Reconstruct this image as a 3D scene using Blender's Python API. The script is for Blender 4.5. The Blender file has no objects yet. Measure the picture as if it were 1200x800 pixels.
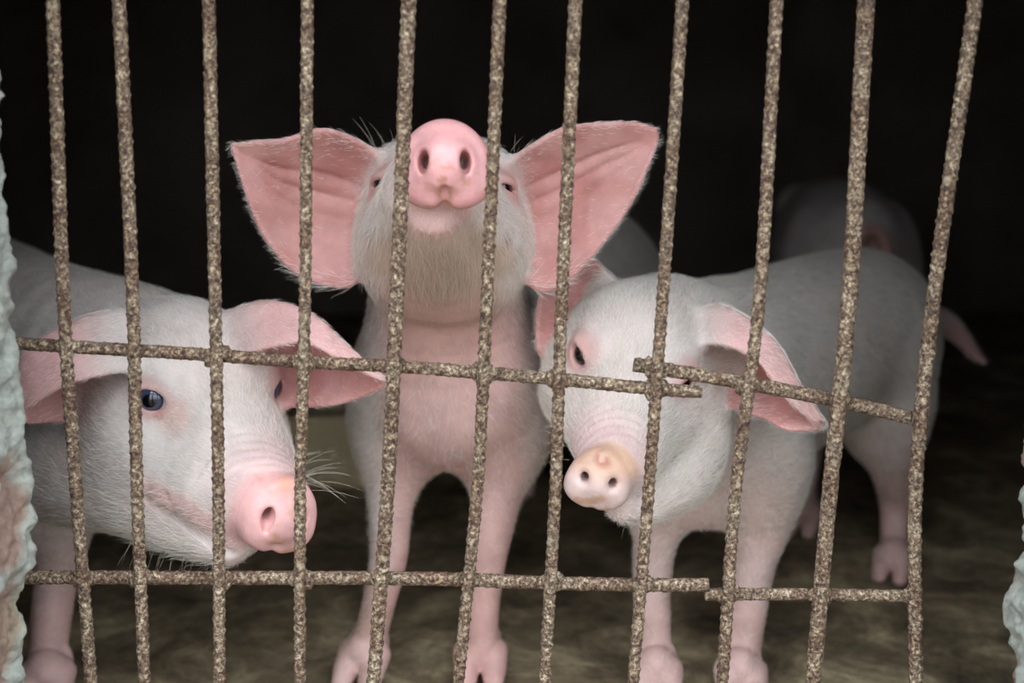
import bpy, math, random
import numpy as np
from mathutils import Vector
from mathutils.bvhtree import BVHTree

random.seed(7)

RNG = np.random.default_rng(7)
SC = bpy.context.scene
COL = SC.collection

# ------------------------------------------------------------------ camera
F_PX = 1400.0                       # focal length in pixels of the 1200 x 800 frame
PITCH = math.radians(10.8)
CAM = np.array([0.0, -0.84, 0.55])
cd = bpy.data.cameras.new('camera')
cd.sensor_width = 36.0
cd.lens = F_PX / 1200 * 36
cd.clip_start = 0.02
cd.dof.use_dof = True
cd.dof.focus_distance = 0.93
cd.dof.aperture_fstop = 3.6
cam = bpy.data.objects.new('camera', cd)
COL.objects.link(cam)
cam.location = CAM
cam.rotation_euler = (math.pi / 2 - PITCH, 0, 0)
SC.camera = cam

# ------------------------------------------------------------------ overcast daylight
w = bpy.data.worlds.new('overcast_sky')
SC.world = w
w.use_nodes = True
bg = w.node_tree.nodes['Background']
bg.inputs[0].default_value = (0.85, 0.93, 1.0, 1)
nt_ = w.node_tree
tc_ = nt_.nodes.new('ShaderNodeTexCoord'); sx_ = nt_.nodes.new('ShaderNodeSeparateXYZ')
mr_ = nt_.nodes.new('ShaderNodeMapRange')          # standard overcast sky: zenith three times the horizon
for k_, v_ in (('From Min', 0.0), ('From Max', 1.0), ('To Min', 0.45), ('To Max', 1.35)): mr_.inputs[k_].default_value = v_
nt_.links.new(tc_.outputs['Generated'], sx_.inputs[0])
nt_.links.new(sx_.outputs[2], mr_.inputs[0])
nt_.links.new(mr_.outputs[0], bg.inputs[1])
vs = SC.view_settings
vs.view_transform = 'Standard'
vs.look = 'None'
vs.gamma = 1.0
vs.use_curve_mapping = False
vs.exposure = 2.25

# ------------------------------------------------------------------ helpers: pixel -> place
CP, SP = math.cos(PITCH), math.sin(PITCH)
FWD = np.array([0, CP, -SP]); UPV = np.array([0, SP, CP]); RGT = np.array([1.0, 0, 0])


def ray(u, v):
    return FWD + RGT * (u - 600) / F_PX + UPV * (400 - v) / F_PX


def P(u, v, y):
    """point on the sight line of pixel (u, v) at distance y behind the grille"""
    d = ray(u, v)
    return CAM + d * ((y - CAM[1]) / d[1])


def XU(u, y, z):
    d = (y - CAM[1]) * CP - (z - CAM[2]) * SP
    return (u - 600) / F_PX * d


def srgb(r, g, b):
    c = np.array([r, g, b], float) / 255
    return np.where(c <= 0.04045, c / 12.92, ((c + 0.055) / 1.055) ** 2.4)


def nrm(v):
    v = np.asarray(v, float)
    return v / max(np.linalg.norm(v), 1e-12)


def sstep(a, b, x):
    t = np.clip((x - a) / (b - a), 0, 1)
    return t * t * (3 - 2 * t)


def catmull(pts, n):
    """pts (m, d) -> smooth polyline with n points between each pair"""
    pts = np.asarray(pts, float)
    m = len(pts)
    ext = np.vstack([2 * pts[0] - pts[1], pts, 2 * pts[-1] - pts[-2]])
    out = []
    for i in range(m - 1):
        p0, p1, p2, p3 = ext[i:i + 4]
        for j in range(n):
            t = j / n
            out.append(0.5 * (2 * p1 + (p2 - p0) * t + (2 * p0 - 5 * p1 + 4 * p2 - p3) * t * t
                              + (3 * p1 - p0 - 3 * p2 + p3) * t ** 3))
    out.append(pts[-1])
    return np.array(out)


def vnoise(Pn, scale, seed=0):
    """smooth value noise, -1..1"""
    q = np.asarray(Pn, float) * scale + 100.37 + seed * 17.13
    i = np.floor(q).astype(np.int64); f = q - i
    f = f * f * (3 - 2 * f)
    r = 0
    for dx in (0, 1):
        for dy in (0, 1):
            for dz in (0, 1):
                h = ((i[:, 0] + dx) * 73856093) ^ ((i[:, 1] + dy) * 19349663) ^ ((i[:, 2] + dz) * 83492791) ^ (seed * 2654435)
                h = (h ^ (h >> 13)) * 1274126177 & 0x7fffffff
                h = ((h ^ (h >> 16)) & 0xffff) / 32767.5 - 1
                r = r + h * (f[:, 0] if dx else 1 - f[:, 0]) * (f[:, 1] if dy else 1 - f[:, 1]) * (f[:, 2] if dz else 1 - f[:, 2])
    return r


def mesh_np(name, V, Q, smooth=True):
    me = bpy.data.meshes.new(name)
    V = np.asarray(V, np.float32); Q = np.asarray(Q, np.int32)
    k = Q.shape[1]
    me.vertices.add(len(V)); me.vertices.foreach_set('co', V.ravel())
    me.loops.add(Q.size); me.loops.foreach_set('vertex_index', Q.ravel())
    me.polygons.add(len(Q))
    me.polygons.foreach_set('loop_start', np.arange(0, Q.size, k, dtype=np.int32))
    me.polygons.foreach_set('use_smooth', np.full(len(Q), smooth))
    me.update(calc_edges=True)
    me.validate()
    return me


def link(name, data, mat=None, parent=None):
    o = bpy.data.objects.new(name, data)
    COL.objects.link(o)
    if mat is not None:
        data.materials.append(mat)
    if parent is not None:
        o.parent = parent
    return o


def tag(o, label=None, cat=None, group=None, kind=None):
    if label: o['label'] = label
    if cat: o['category'] = cat
    if group: o['group'] = group
    if kind: o['kind'] = kind
    return o


def col_attr(me, name, C):
    a = me.color_attributes.new(name, 'FLOAT_COLOR', 'POINT')
    C4 = np.ones((len(C), 4), np.float32); C4[:, :3] = C
    a.data.foreach_set('color', C4.ravel())


# ------------------------------------------------------------------ materials
def mat(name):
    m = bpy.data.materials.new(name); m.use_nodes = True
    nt = m.node_tree
    b = nt.nodes['Principled BSDF']
    return m, nt, b


def N(nt, t, **kw):
    n = nt.nodes.new(t)
    for k, v in kw.items():
        if k == 'ins':
            for kk, vv in v.items(): n.inputs[kk].default_value = vv
        else:
            setattr(n, k, v)
    return n


def noise_node(nt, scale, detail=4, rough=0.6, dist=0.0):
    tc = N(nt, 'ShaderNodeTexCoord')
    n = N(nt, 'ShaderNodeTexNoise', ins={'Scale': scale, 'Detail': detail, 'Roughness': rough, 'Distortion': dist})
    nt.links.new(tc.outputs['Object'], n.inputs['Vector'])
    return n


def ramp(nt, src, stops):
    r = N(nt, 'ShaderNodeValToRGB')
    el = r.color_ramp.elements
    while len(el) < len(stops): el.new(0.5)
    for e, (p, c) in zip(el, stops):
        e.position = p; e.color = (*c, 1)
    nt.links.new(src, r.inputs[0])
    return r


def mix(nt, fac, a, b, blend='MIX'):
    m = N(nt, 'ShaderNodeMix', data_type='RGBA', blend_type=blend)
    for s, i in ((fac, 0), (a, 6), (b, 7)):
        if hasattr(s, 'is_output'): nt.links.new(s, m.inputs[i])
        elif i == 0: m.inputs[0].default_value = s
        else: m.inputs[i].default_value = (*s, 1)
    return m.outputs[2]


def bump(nt, b, src, strength, dist):
    bp = N(nt, 'ShaderNodeBump', ins={'Strength': strength, 'Distance': dist})
    nt.links.new(src, bp.inputs['Height'])
    nt.links.new(bp.outputs[0], b.inputs['Normal'])
    return bp


def skin_material():
    m, nt, b = mat('pig_skin')
    at = N(nt, 'ShaderNodeAttribute', attribute_name='albedo')
    n1 = noise_node(nt, 38, 5, 0.65)
    r1 = ramp(nt, n1.outputs[0], [(0.3, (0.82, 0.80, 0.79)), (0.62, (1.05, 1.03, 1.02))])
    c = mix(nt, 1.0, at.outputs['Color'], r1.outputs[0], 'MULTIPLY')
    n2 = noise_node(nt, 260, 3, 0.6)
    r2 = ramp(nt, n2.outputs[0], [(0.68, (1, 1, 1)), (0.78, (0.72, 0.55, 0.42))])
    c = mix(nt, 0.5, c, r2.outputs[0], 'MULTIPLY')
    nt.links.new(c, b.inputs['Base Color'])
    b.inputs['Roughness'].default_value = 0.5
    b.inputs['Specular IOR Level'].default_value = 0.35
    wet = N(nt, 'ShaderNodeAttribute', attribute_name='wet')
    mr = N(nt, 'ShaderNodeMapRange', ins={'From Min': 0.0, 'From Max': 1.0, 'To Min': 0.58, 'To Max': 0.27})
    nt.links.new(wet.outputs['Fac'], mr.inputs[0])
    nt.links.new(mr.outputs[0], b.inputs['Roughness'])
    b.inputs['Subsurface Weight'].default_value = 0.25
    b.inputs['Subsurface Radius'].default_value = (1.0, 0.55, 0.45)
    b.inputs['Subsurface Scale'].default_value = 0.006
    n3 = noise_node(nt, 420, 4, 0.6)
    bump(nt, b, n3.outputs[0], 0.25, 0.0012)
    return m


def hair_material():
    m, nt, b = mat('pig_bristles')
    at = N(nt, 'ShaderNodeAttribute', attribute_name='hair_colour')
    nt.links.new(at.outputs['Color'], b.inputs['Base Color'])
    b.inputs['Roughness'].default_value = 0.45
    b.inputs['Specular IOR Level'].default_value = 0.3
    return m


def eye_material():
    m, nt, b = mat('pig_eye')
    at = N(nt, 'ShaderNodeAttribute', attribute_name='albedo')
    nt.links.new(at.outputs['Color'], b.inputs['Base Color'])
    b.inputs['Roughness'].default_value = 0.06
    b.inputs['Coat Weight'].default_value = 0.6
    b.inputs['Coat Roughness'].default_value = 0.03
    return m


def rust_material():
    m, nt, b = mat('rusty_steel')
    lift = 0.82
    n1 = noise_node(nt, 360, 6, 0.72, 0.4)
    r1 = ramp(nt, n1.outputs[0], [(0.36, lift * srgb(42, 38, 38)), (0.45, lift * srgb(98, 80, 67)),
                                  (0.54, lift * srgb(138, 118, 97)), (0.63, lift * srgb(210, 194, 164))])
    n2 = noise_node(nt, 45, 4, 0.6, 0.3)
    r2 = ramp(nt, n2.outputs[0], [(0.40, (1, 1, 1)), (0.60, (0.60, 0.47, 0.43))])
    c = mix(nt, 0.8, r1.outputs[0], r2.outputs[0], 'MULTIPLY')
    n4 = noise_node(nt, 90, 5, 0.7, 0.2)
    r4 = ramp(nt, n4.outputs[0], [(0.58, (0, 0, 0)), (0.70, (1, 1, 1))])
    c = mix(nt, r4.outputs[0], c, srgb(150, 138, 116))
    nt.links.new(c, b.inputs['Base Color'])
    b.inputs['Roughness'].default_value = 0.75
    b.inputs['Specular IOR Level'].default_value = 0.3
    n3 = noise_node(nt, 700, 5, 0.7)
    bump(nt, b, n3.outputs[0], 0.7, 0.0011)
    return m


def plaster_material():
    m, nt, b = mat('weathered_plaster')
    at = N(nt, 'ShaderNodeAttribute', attribute_name='albedo')
    n1 = noise_node(nt, 110, 6, 0.7, 0.3)
    r1 = ramp(nt, n1.outputs[0], [(0.3, (0.62, 0.62, 0.60)), (0.6, (1.08, 1.08, 1.06))])
    c = mix(nt, 1.0, at.outputs['Color'], r1.outputs[0], 'MULTIPLY')
    nt.links.new(c, b.inputs['Base Color'])
    b.inputs['Roughness'].default_value = 0.9
    n3 = noise_node(nt, 330, 6, 0.7)
    bump(nt, b, n3.outputs[0], 0.8, 0.003)
    return m


def wall_material(name, ca, cb, scale):
    m, nt, b = mat(name)
    n1 = noise_node(nt, scale, 6, 0.65, 0.5)
    r1 = ramp(nt, n1.outputs[0], [(0.35, ca), (0.68, cb)])
    nt.links.new(r1.outputs[0], b.inputs['Base Color'])
    b.inputs['Roughness'].default_value = 0.9
    n3 = noise_node(nt, 40, 6, 0.7)
    bump(nt, b, n3.outputs[0], 0.6, 0.01)
    return m


def floor_material():
    m, nt, b = mat('dirty_concrete')
    n1 = noise_node(nt, 9, 7, 0.7, 0.6)
    r1 = ramp(nt, n1.outputs[0], [(0.32, srgb(66, 56, 44)), (0.5, srgb(140, 124, 98)), (0.66, srgb(202, 184, 150))])
    n2 = noise_node(nt, 60, 5, 0.7)
    r2 = ramp(nt, n2.outputs[0], [(0.3, (0.6, 0.58, 0.55)), (0.65, (1.1, 1.1, 1.08))])
    c = mix(nt, 1.0, r1.outputs[0], r2.outputs[0], 'MULTIPLY')
    nt.links.new(c, b.inputs['Base Color'])
    rr = N(nt, 'ShaderNodeMapRange', ins={'From Min': 0.3, 'From Max': 0.7, 'To Min': 0.62, 'To Max': 0.9})
    nt.links.new(n1.outputs[0], rr.inputs[0])
    nt.links.new(rr.outputs[0], b.inputs['Roughness'])
    bump(nt, b, n2.outputs[0], 0.6, 0.006)
    return m


M_SKIN, M_HAIR, M_EYE, M_RUST, M_PLAST = skin_material(), hair_material(), eye_material(), rust_material(), plaster_material()
M_FLOOR = floor_material()

M_WALL = wall_material('dark_stained_wall', srgb(110, 101, 92), srgb(146, 136, 124), 2.2)
M_CEIL = wall_material('sooty_ceiling', srgb(46, 42, 38), srgb(64, 58, 52), 2.0)
M_YARD = wall_material('yard_earth', srgb(92, 82, 68), srgb(122, 110, 92), 3.0)


# ------------------------------------------------------------------ the setting
def grid_slab(name, x0, x1, y0, y1, nx, ny, amp, scale, mat_, thick=0.06):
    xs = np.linspace(x0, x1, nx); ys = np.linspace(y0, y1, ny)
    X, Y = np.meshgrid(xs, ys, indexing='ij')
    pts = np.stack([X.ravel(), Y.ravel(), np.zeros(X.size)], 1)
    pts[:, 2] = amp * (vnoise(pts, scale, 3) + 0.5 * vnoise(pts, scale * 2.7, 4) - 1.0)
    low = pts.copy(); low[:, 2] = -thick
    n = len(pts)
    idx = np.arange(n).reshape(nx, ny)
    q = np.stack([idx[:-1, :-1], idx[1:, :-1], idx[1:, 1:], idx[:-1, 1:]], -1).reshape(-1, 4)
    rim = np.concatenate([idx[:, 0], idx[-1, 1:], idx[-2::-1, -1], idx[0, -2::-1]])
    side = np.stack([rim[:-1], rim[:-1] + n, rim[1:] + n, rim[1:]], -1)
    bot = q[:, ::-1] + n
    o = link(name, mesh_np(name, np.vstack([pts, low]), np.vstack([q, side, bot])), mat_)
    return o


def box(name, lo, hi, mat_):
    x0, y0, z0 = lo; x1, y1, z1 = hi
    V = [(x0, y0, z0), (x1, y0, z0), (x1, y1, z0), (x0, y1, z0), (x0, y0, z1), (x1, y0, z1), (x1, y1, z1), (x0, y1, z1)]
    Q = [(0, 3, 2, 1), (4, 5, 6, 7), (0, 1, 5, 4), (1, 2, 6, 5), (2, 3, 7, 6), (3, 0, 4, 7)]
    return link(name, mesh_np(name, V, Q, False), mat_)


BACK, SIDE, CEIL, LINTEL = 2.5, 1.7, 2.1, 0.84
tag(grid_slab('floor', -SIDE, SIDE, -0.02, BACK, 170, 120, 0.004, 9, M_FLOOR), kind='structure')
tag(grid_slab('floor_yard', -4, 4, -6, -0.02, 60, 60, 0.006, 3, M_YARD), kind='structure')
tag(box('wall_back', (-SIDE - .1, BACK, -0.06), (SIDE + .1, BACK + .12, CEIL), M_WALL), kind='structure')
tag(box('wall_left', (-SIDE - .12, -0.02, -0.06), (-SIDE, BACK, CEIL), M_WALL), kind='structure')
tag(box('wall_right', (SIDE, -0.02, -0.06), (SIDE + .12, BACK, CEIL), M_WALL), kind='structure')
tag(box('ceiling', (-SIDE - .12, -0.14, CEIL), (SIDE + .12, BACK + .12, CEIL + .1), M_CEIL), kind='structure')

WALL_Y0, WALL_Y1 = -0.13, -0.022


def jamb_wall(name, sgn, outline):
    """front wall beside the opening; its rough rear arris follows the outline (v, u)"""
    zs = np.linspace(-0.03, LINTEL, 420)
    zo, xo = [], []
    for v, u in outline:
        p = P(u, v, WALL_Y1); zo.append(p[2]); xo.append(p[0])
    zo, xo = np.array(zo)[::-1], np.array(xo)[::-1]
    xe = np.interp(zs, zo, xo)
    # profile from the far front edge round the reveal to the far rear edge
    far = SIDE + 0.12
    prof = []
    for t in np.linspace(0, 1, 14)[:-1] ** 0.5: prof.append(('f', t))
    for t in np.linspace(0, 1, 46): prof.append(('r', t))
    for t in np.linspace(0, 1, 14)[1:] ** 2: prof.append(('b', t))
    rows = []
    r = 0.012
    for k, z in enumerate(zs):
        e = xe[k]
        row = []
        for kind, t in prof:
            if kind == 'f': row.append((sgn * far + (e + sgn * r - sgn * far) * t, WALL_Y0, z))
            elif kind == 'b': row.append((e + sgn * r + (sgn * far - e - sgn * r) * t, WALL_Y1, z))
            else:
                L = WALL_Y1 - WALL_Y0
                yy = WALL_Y0 + L * t
                dd = min(t * L, (1 - t) * L)
                off = r - math.sqrt(max(r * r - (r - min(dd, r)) ** 2, 0))
                row.append((e + sgn * off, yy, z))
        rows.append(row)
    V = np.array(rows).reshape(-1, 3)
    m = len(prof)
    amp = np.array([1.0 if k == 'r' else 0.5 for k, t in prof])
    amp = np.tile(amp, len(zs))
    n = (0.0040 * vnoise(V, 34, 5) + 0.0040 * vnoise(V, 85, 6) + 0.0024 * vnoise(V, 190, 7) + 0.0012 * vnoise(V, 380, 8)) * amp
    blister = sstep(0.15, 0.5, vnoise(V, 24, 9))          # where the render coat has fallen away
    C = np.tile(srgb(162, 165, 158), (len(V), 1))
    if sgn < 0:
        for v_, y_, ry_, rz_ in ((606, -.066, .026, .036), (742, -.060, .030, .040), (440, -.075, .012, .02), (360, -.075, .012, .02)):
            zc = P(10, v_, y_)[2]
            e_ = np.hypot((V[:, 1] - y_) / ry_, (V[:, 2] - zc) / rz_) + .25 * vnoise(V, 60, 15)
            blister = np.maximum(blister, sstep(1.1, .85, e_))
    V[:, 0] += -sgn * n + sgn * 0.0045 * blister * amp
    isf = np.tile(np.array([k == 'f' for k, t in prof]), len(zs))
    V[:, 1] += np.where(isf, n, 0)
    C = C + (srgb(150, 124, 112) - C) * blister[:, None]
    crack = sstep(0.10, 0.0, np.abs(vnoise(V, 42, 11)))[:, None] * 0.45
    C = C + (srgb(96, 90, 82) - C) * crack
    green = sstep(0.2, 0.7, vnoise(V, 11, 12))[:, None] * 0.5
    C = C + (srgb(186, 190, 150) - C) * green
    idx = np.arange(len(V)).reshape(len(zs), m)
    q = np.stack([idx[:-1, :-1], idx[:-1, 1:], idx[1:, 1:], idx[1:, :-1]], -1).reshape(-1, 4)
    if sgn > 0: q = q[:, ::-1]
    me = mesh_np(name, V, q)
    col_attr(me, 'albedo', C)
    return tag(link(name, me, M_PLAST), kind='structure')


jamb_wall('wall_front_left', -1, [(-700, -30), (0, -12), (80, 0), (150, 6), (280, 19), (400, 26), (480, 31), (560, 40),
                                  (620, 47), (652, 44), (680, 31), (720, 33), (760, 30), (800, 37), (1100, 55)])
jamb_wall('wall_front_right', 1, [(-700, 1262), (0, 1236), (300, 1207), (480, 1196), (540, 1189), (570, 1194), (640, 1190),
                                  (690, 1178), (720, 1175), (738, 1184), (752, 1183), (775, 1173), (800, 1172), (1100, 1163)])
lin = box('wall_front_top', (-SIDE - .12, WALL_Y0, LINTEL - 0.01), (SIDE + .12, WALL_Y1, CEIL), M_PLAST)
col_attr(lin.data, 'albedo', np.tile(srgb(190, 196, 190), (8, 1)))
tag(lin, kind='structure')


# ------------------------------------------------------------------ rebar grille
def bar_mesh(name, path, rad, seed, ribs=1.0, na=16, step=0.0013, cap=True):
    path = np.asarray(path, float)
    L = np.concatenate([[0], np.cumsum(np.linalg.norm(np.diff(path, axis=0), axis=1))])
    n = int(L[-1] / step)
    t = np.linspace(0, L[-1], n)
    c = np.stack([np.interp(t, L, path[:, i]) for i in range(3)], 1)
    ker = np.ones(31) / 31
    cs = np.stack([np.convolve(np.pad(c[:, i], 15, mode='reflect', reflect_type='odd'), ker, 'valid') for i in range(3)], 1)
    tan = np.gradient(cs, axis=0); tan /= np.linalg.norm(tan, axis=1)[:, None]
    ref = np.array([0, 1.0, 0])
    e1 = np.cross(tan, ref); e1 /= np.linalg.norm(e1, axis=1)[:, None]
    e2 = np.cross(e1, tan)
    th = np.linspace(0, 2 * math.pi, na, endpoint=False)
    T, A = np.meshgrid(t, th, indexing='ij')
    ph = seed * 1.7
    rib = np.clip(np.cos(2 * math.pi * (T / 0.0078 + 0.55 * np.sin(A + ph))), 0, 1) ** 2 - 0.2
    lon = np.exp(-((np.abs(np.sin((A + ph) / 1.0)) / 0.22) ** 2))
    R = rad * (0.90 + 0.155 * ribs * rib + 0.08 * ribs * lon)
    pts = cs[:, None] + e1[:, None] * np.cos(A)[..., None] * R[..., None] + e2[:, None] * np.sin(A)[..., None] * R[..., None]
    V = pts.reshape(-1, 3)
    ctr = np.repeat(cs, na, axis=0)
    nz = 0.05 * vnoise(V, 150, seed) + 0.06 * vnoise(V, 420, seed + 1) + 0.08 * vnoise(V, 850, seed + 2)
    V = ctr + (V - ctr) * (1 + nz)[:, None]
    idx = np.arange(len(V)).reshape(n, na)
    q = np.stack([idx[:-1], np.roll(idx[:-1], -1, 1), np.roll(idx[1:], -1, 1), idx[1:]], -1).reshape(-1, 4)
    # closed ends: shrink one more ring to a point
    V = np.vstack([V, np.repeat(cs[:1], na, 0), np.repeat(cs[-1:], na, 0)])
    a0 = n * na + np.arange(na); a1 = a0 + na
    q = np.vstack([q, np.stack([a0, np.roll(a0, -1), np.roll(idx[0], -1), idx[0]], -1),
                   np.stack([idx[-1], np.roll(idx[-1], -1), np.roll(a1, -1), a1], -1)])
    return mesh_np(name, V, q)


BARS_V = (30, 350, 570, 770)
BARS = [(63, 74.5, 89, 104.5, 8.2), (141, 155.5, 160.5, 168, 7.9), (245.5, 252, 256, 257, 8.0), (360, 357.5, 352, 351.5, 7.6),
        (478, 465, 454.5, 440, 8.8), (584.5, 570.5, 559.5, 540, 8.0), (673, 658.5, 651, 640, 7.8), (798, 776.5, 760.5, 744.5, 7.8),
        (908.5, 890, 862.5, 848.5, 8.0), (1013.5, 995, 973, 955.5, 10.0), (1139, 1094, 1073, 1073, 9.0)]
gate = bpy.data.objects.new('barred_gate', None)
COL.objects.link(gate)
gate.location = (0, 0, 0)
tag(gate, 'rusty welded steel bar gate of upright rods and two crossing rods', 'gate')
BAR_R = []
for i, b in enumerate(BARS):
    pts = [P(u, v, 0.0) for u, v in zip(b[:4], BARS_V)]
    top = pts[0] + (pts[0] - pts[1]) / (pts[0] - pts[1])[2] * (LINTEL + 0.02 - pts[0][2])
    bot = pts[3] + (pts[3] - pts[2]) / (pts[3] - pts[2])[2] * (-0.02 - pts[3][2])
    fine = catmull(np.array([top] + pts + [bot]), 8)
    r = b[4] * 0.86 / F_PX
    BAR_R.append(r)
    link('upright_bar', bar_mesh('upright_bar', fine, r, 10 + i * 3, 1.0 if i != 9 else 0.6), M_RUST, gate)


def bar_u(i, v):
    return float(np.interp(v, BARS_V, BARS[i][:4]))


HB = [
    ([(-60, 397), (20, 402), (115, 408), (250, 416), (358, 424), (463, 429), (568, 437), (655, 444), (770, 456), (822, 459)], 8.6, 0.011),
    ([(743, 427), (800, 436), (880, 450), (980, 469), (1066, 489)], 9.3, 0.013),
    ([(-60, 677), (38, 676), (250, 677), (445, 677), (545, 679), (645, 683), (750, 685), (830, 685)], 9.0, 0.010),
    ([(826, 696), (900, 696), (955, 696), (1066, 698)], 8.4, 0.010),
]
for i, (pp, rp, yy) in enumerate(HB):
    pts = catmull(np.array([P(u, v, yy) for u, v in pp]), 8)
    link('cross_bar', bar_mesh('cross_bar', pts, rp * 0.86 / F_PX, 60 + i * 5, 0.45), M_RUST, gate)


def blob_mesh(name, c, r, seed, n=14):
    th = np.linspace(0, math.pi, n); ph = np.linspace(0, 2 * math.pi, 2 * n, endpoint=False)
    T, A = np.meshgrid(th, ph, indexing='ij')
    D = np.stack([np.sin(T) * np.cos(A), np.sin(T) * np.sin(A), np.cos(T)], -1).reshape(-1, 3)
    V = D * np.asarray(r)
    V = V * (1 + 0.22 * vnoise(V + c, 240, seed) + 0.15 * vnoise(V + c, 600, seed + 1))[:, None] + c
    idx = np.arange(len(V)).reshape(n, 2 * n)
    q = np.stack([idx[:-1], idx[1:], np.roll(idx[1:], -1, 1), np.roll(idx[:-1], -1, 1)], -1).reshape(-1, 4)
    return mesh_np(name, V, q)


wi = 0
for hb, (pp, rp, yy) in enumerate(HB):
    us = np.array([p[0] for p in pp]); vv = np.array([p[1] for p in pp])
    for i in range(11):
        v = float(np.interp(bar_u(i, 500), us, vv))
        u = bar_u(i, v); v = float(np.interp(u, us, vv))
        if u < us[0] or u > us[-1] + 12: continue
        for s in (-1, 1):
            if u + s * 8 > us[-1] + 2: continue
            c = P(u + s * random.uniform(5, 8), v + random.uniform(-2, 3), 0.006)
            rr = random.uniform(0.0042, 0.0060)
            link('weld_bead', blob_mesh('weld_bead', c, (rr * 1.0, rr * 0.9, rr * random.uniform(1.0, 1.5)), 100 + wi), M_RUST, gate)
            wi += 1


# ------------------------------------------------------------------ signed-distance modelling kit for the pigs
def smin(a, b, k):
    h = np.clip(k - np.abs(a - b), 0, None) / k
    return np.minimum(a, b) - h * h * k * 0.25


class Tube:
    """chain of elliptic cross-sections: nodes (point, r_lateral, r_other)"""
    def __init__(s, nodes, lat=(1, 0, 0), sub=4):
        a = np.array([[*p, r1, r2] for p, r1, r2 in nodes], float)
        if sub > 1 and len(a) > 1: a = catmull(a, sub)
        s.n = a; s.lat = nrm(lat)
        R = a[:, 3:].max(1)[:, None]
        s.lo = (a[:, :3] - R).min(0); s.hi = (a[:, :3] + R).max(0)

    def d(s, Q, m=9.0):
        res = np.full(len(Q), 9.0)
        X, Y, Z = Q[:, 0], Q[:, 1], Q[:, 2]
        for i in range(len(s.n) - 1):
            a, b = s.n[i], s.n[i + 1]
            R = max(a[3], a[4], b[3], b[4]) + m
            lo = np.minimum(a[:3], b[:3]) - R; hi = np.maximum(a[:3], b[:3]) + R
            ix = np.nonzero((X > lo[0]) & (X < hi[0]) & (Y > lo[1]) & (Y < hi[1]) & (Z > lo[2]) & (Z < hi[2]))[0]
            if not len(ix): continue
            ab = b[:3] - a[:3]
            L2 = max(ab @ ab, 1e-12)
            pa = Q[ix] - a[:3]
            t = np.clip(pa @ ab / L2, 0, 1)
            dv = pa - t[:, None] * ab
            r1 = a[3] + t * (b[3] - a[3]); r2 = a[4] + t * (b[4] - a[4])
            dl = dv @ s.lat
            dd = np.einsum('ij,ij->i', dv, dv)
            q = np.sqrt((dl / r1) ** 2 + np.maximum(dd - dl * dl, 0) / r2 ** 2) + 1e-9
            ln = np.sqrt(dd)
            res[ix] = np.minimum(res[ix], np.where(ln < 1e-6, -np.minimum(r1, r2), ln * (1 - 1 / q)))
        return res


class Ell:
    def __init__(s, c, r, axes=None):
        s.c = np.asarray(c, float); s.r = np.asarray(r, float)
        s.A = np.eye(3) if axes is None else np.array([nrm(x) for x in axes])
        R = s.r.max(); s.lo = s.c - R; s.hi = s.c + R

    def d(s, Q, m=9.0):
        q = (Q - s.c) @ s.A.T
        k0 = np.linalg.norm(q / s.r, axis=1); k1 = np.linalg.norm(q / s.r ** 2, axis=1) + 1e-9
        return np.where(k0 < 1e-6, -s.r.min(), k0 * (k0 - 1) / k1)


class Disc:
    """rounded elliptic puck; axes = (side, up, normal)"""
    def __init__(s, c, rx, ry, h, rnd, axes, squash=0.0):
        s.c = np.asarray(c, float); s.rx, s.ry, s.h, s.e = rx, ry, h, rnd
        s.A = np.array([nrm(x) for x in axes]); s.sq = squash
        R = max(rx, ry) + h; s.lo = s.c - R; s.hi = s.c + R

    def d(s, Q, m=9.0):
        q = (Q - s.c) @ s.A.T
        rx = s.rx * (1 - s.sq * np.clip(q[:, 1] / s.ry, -1, 1))        # broader at the bottom
        k = np.sqrt((q[:, 0] / rx) ** 2 + (q[:, 1] / s.ry) ** 2) + 1e-9
        rad = np.hypot(q[:, 0], q[:, 1])
        dr = rad * (1 - 1 / k) + s.e
        dz = np.abs(q[:, 2]) - s.h + s.e
        return np.minimum(np.maximum(dr, dz), 0) + np.hypot(np.maximum(dr, 0), np.maximum(dz, 0)) - s.e


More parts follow.
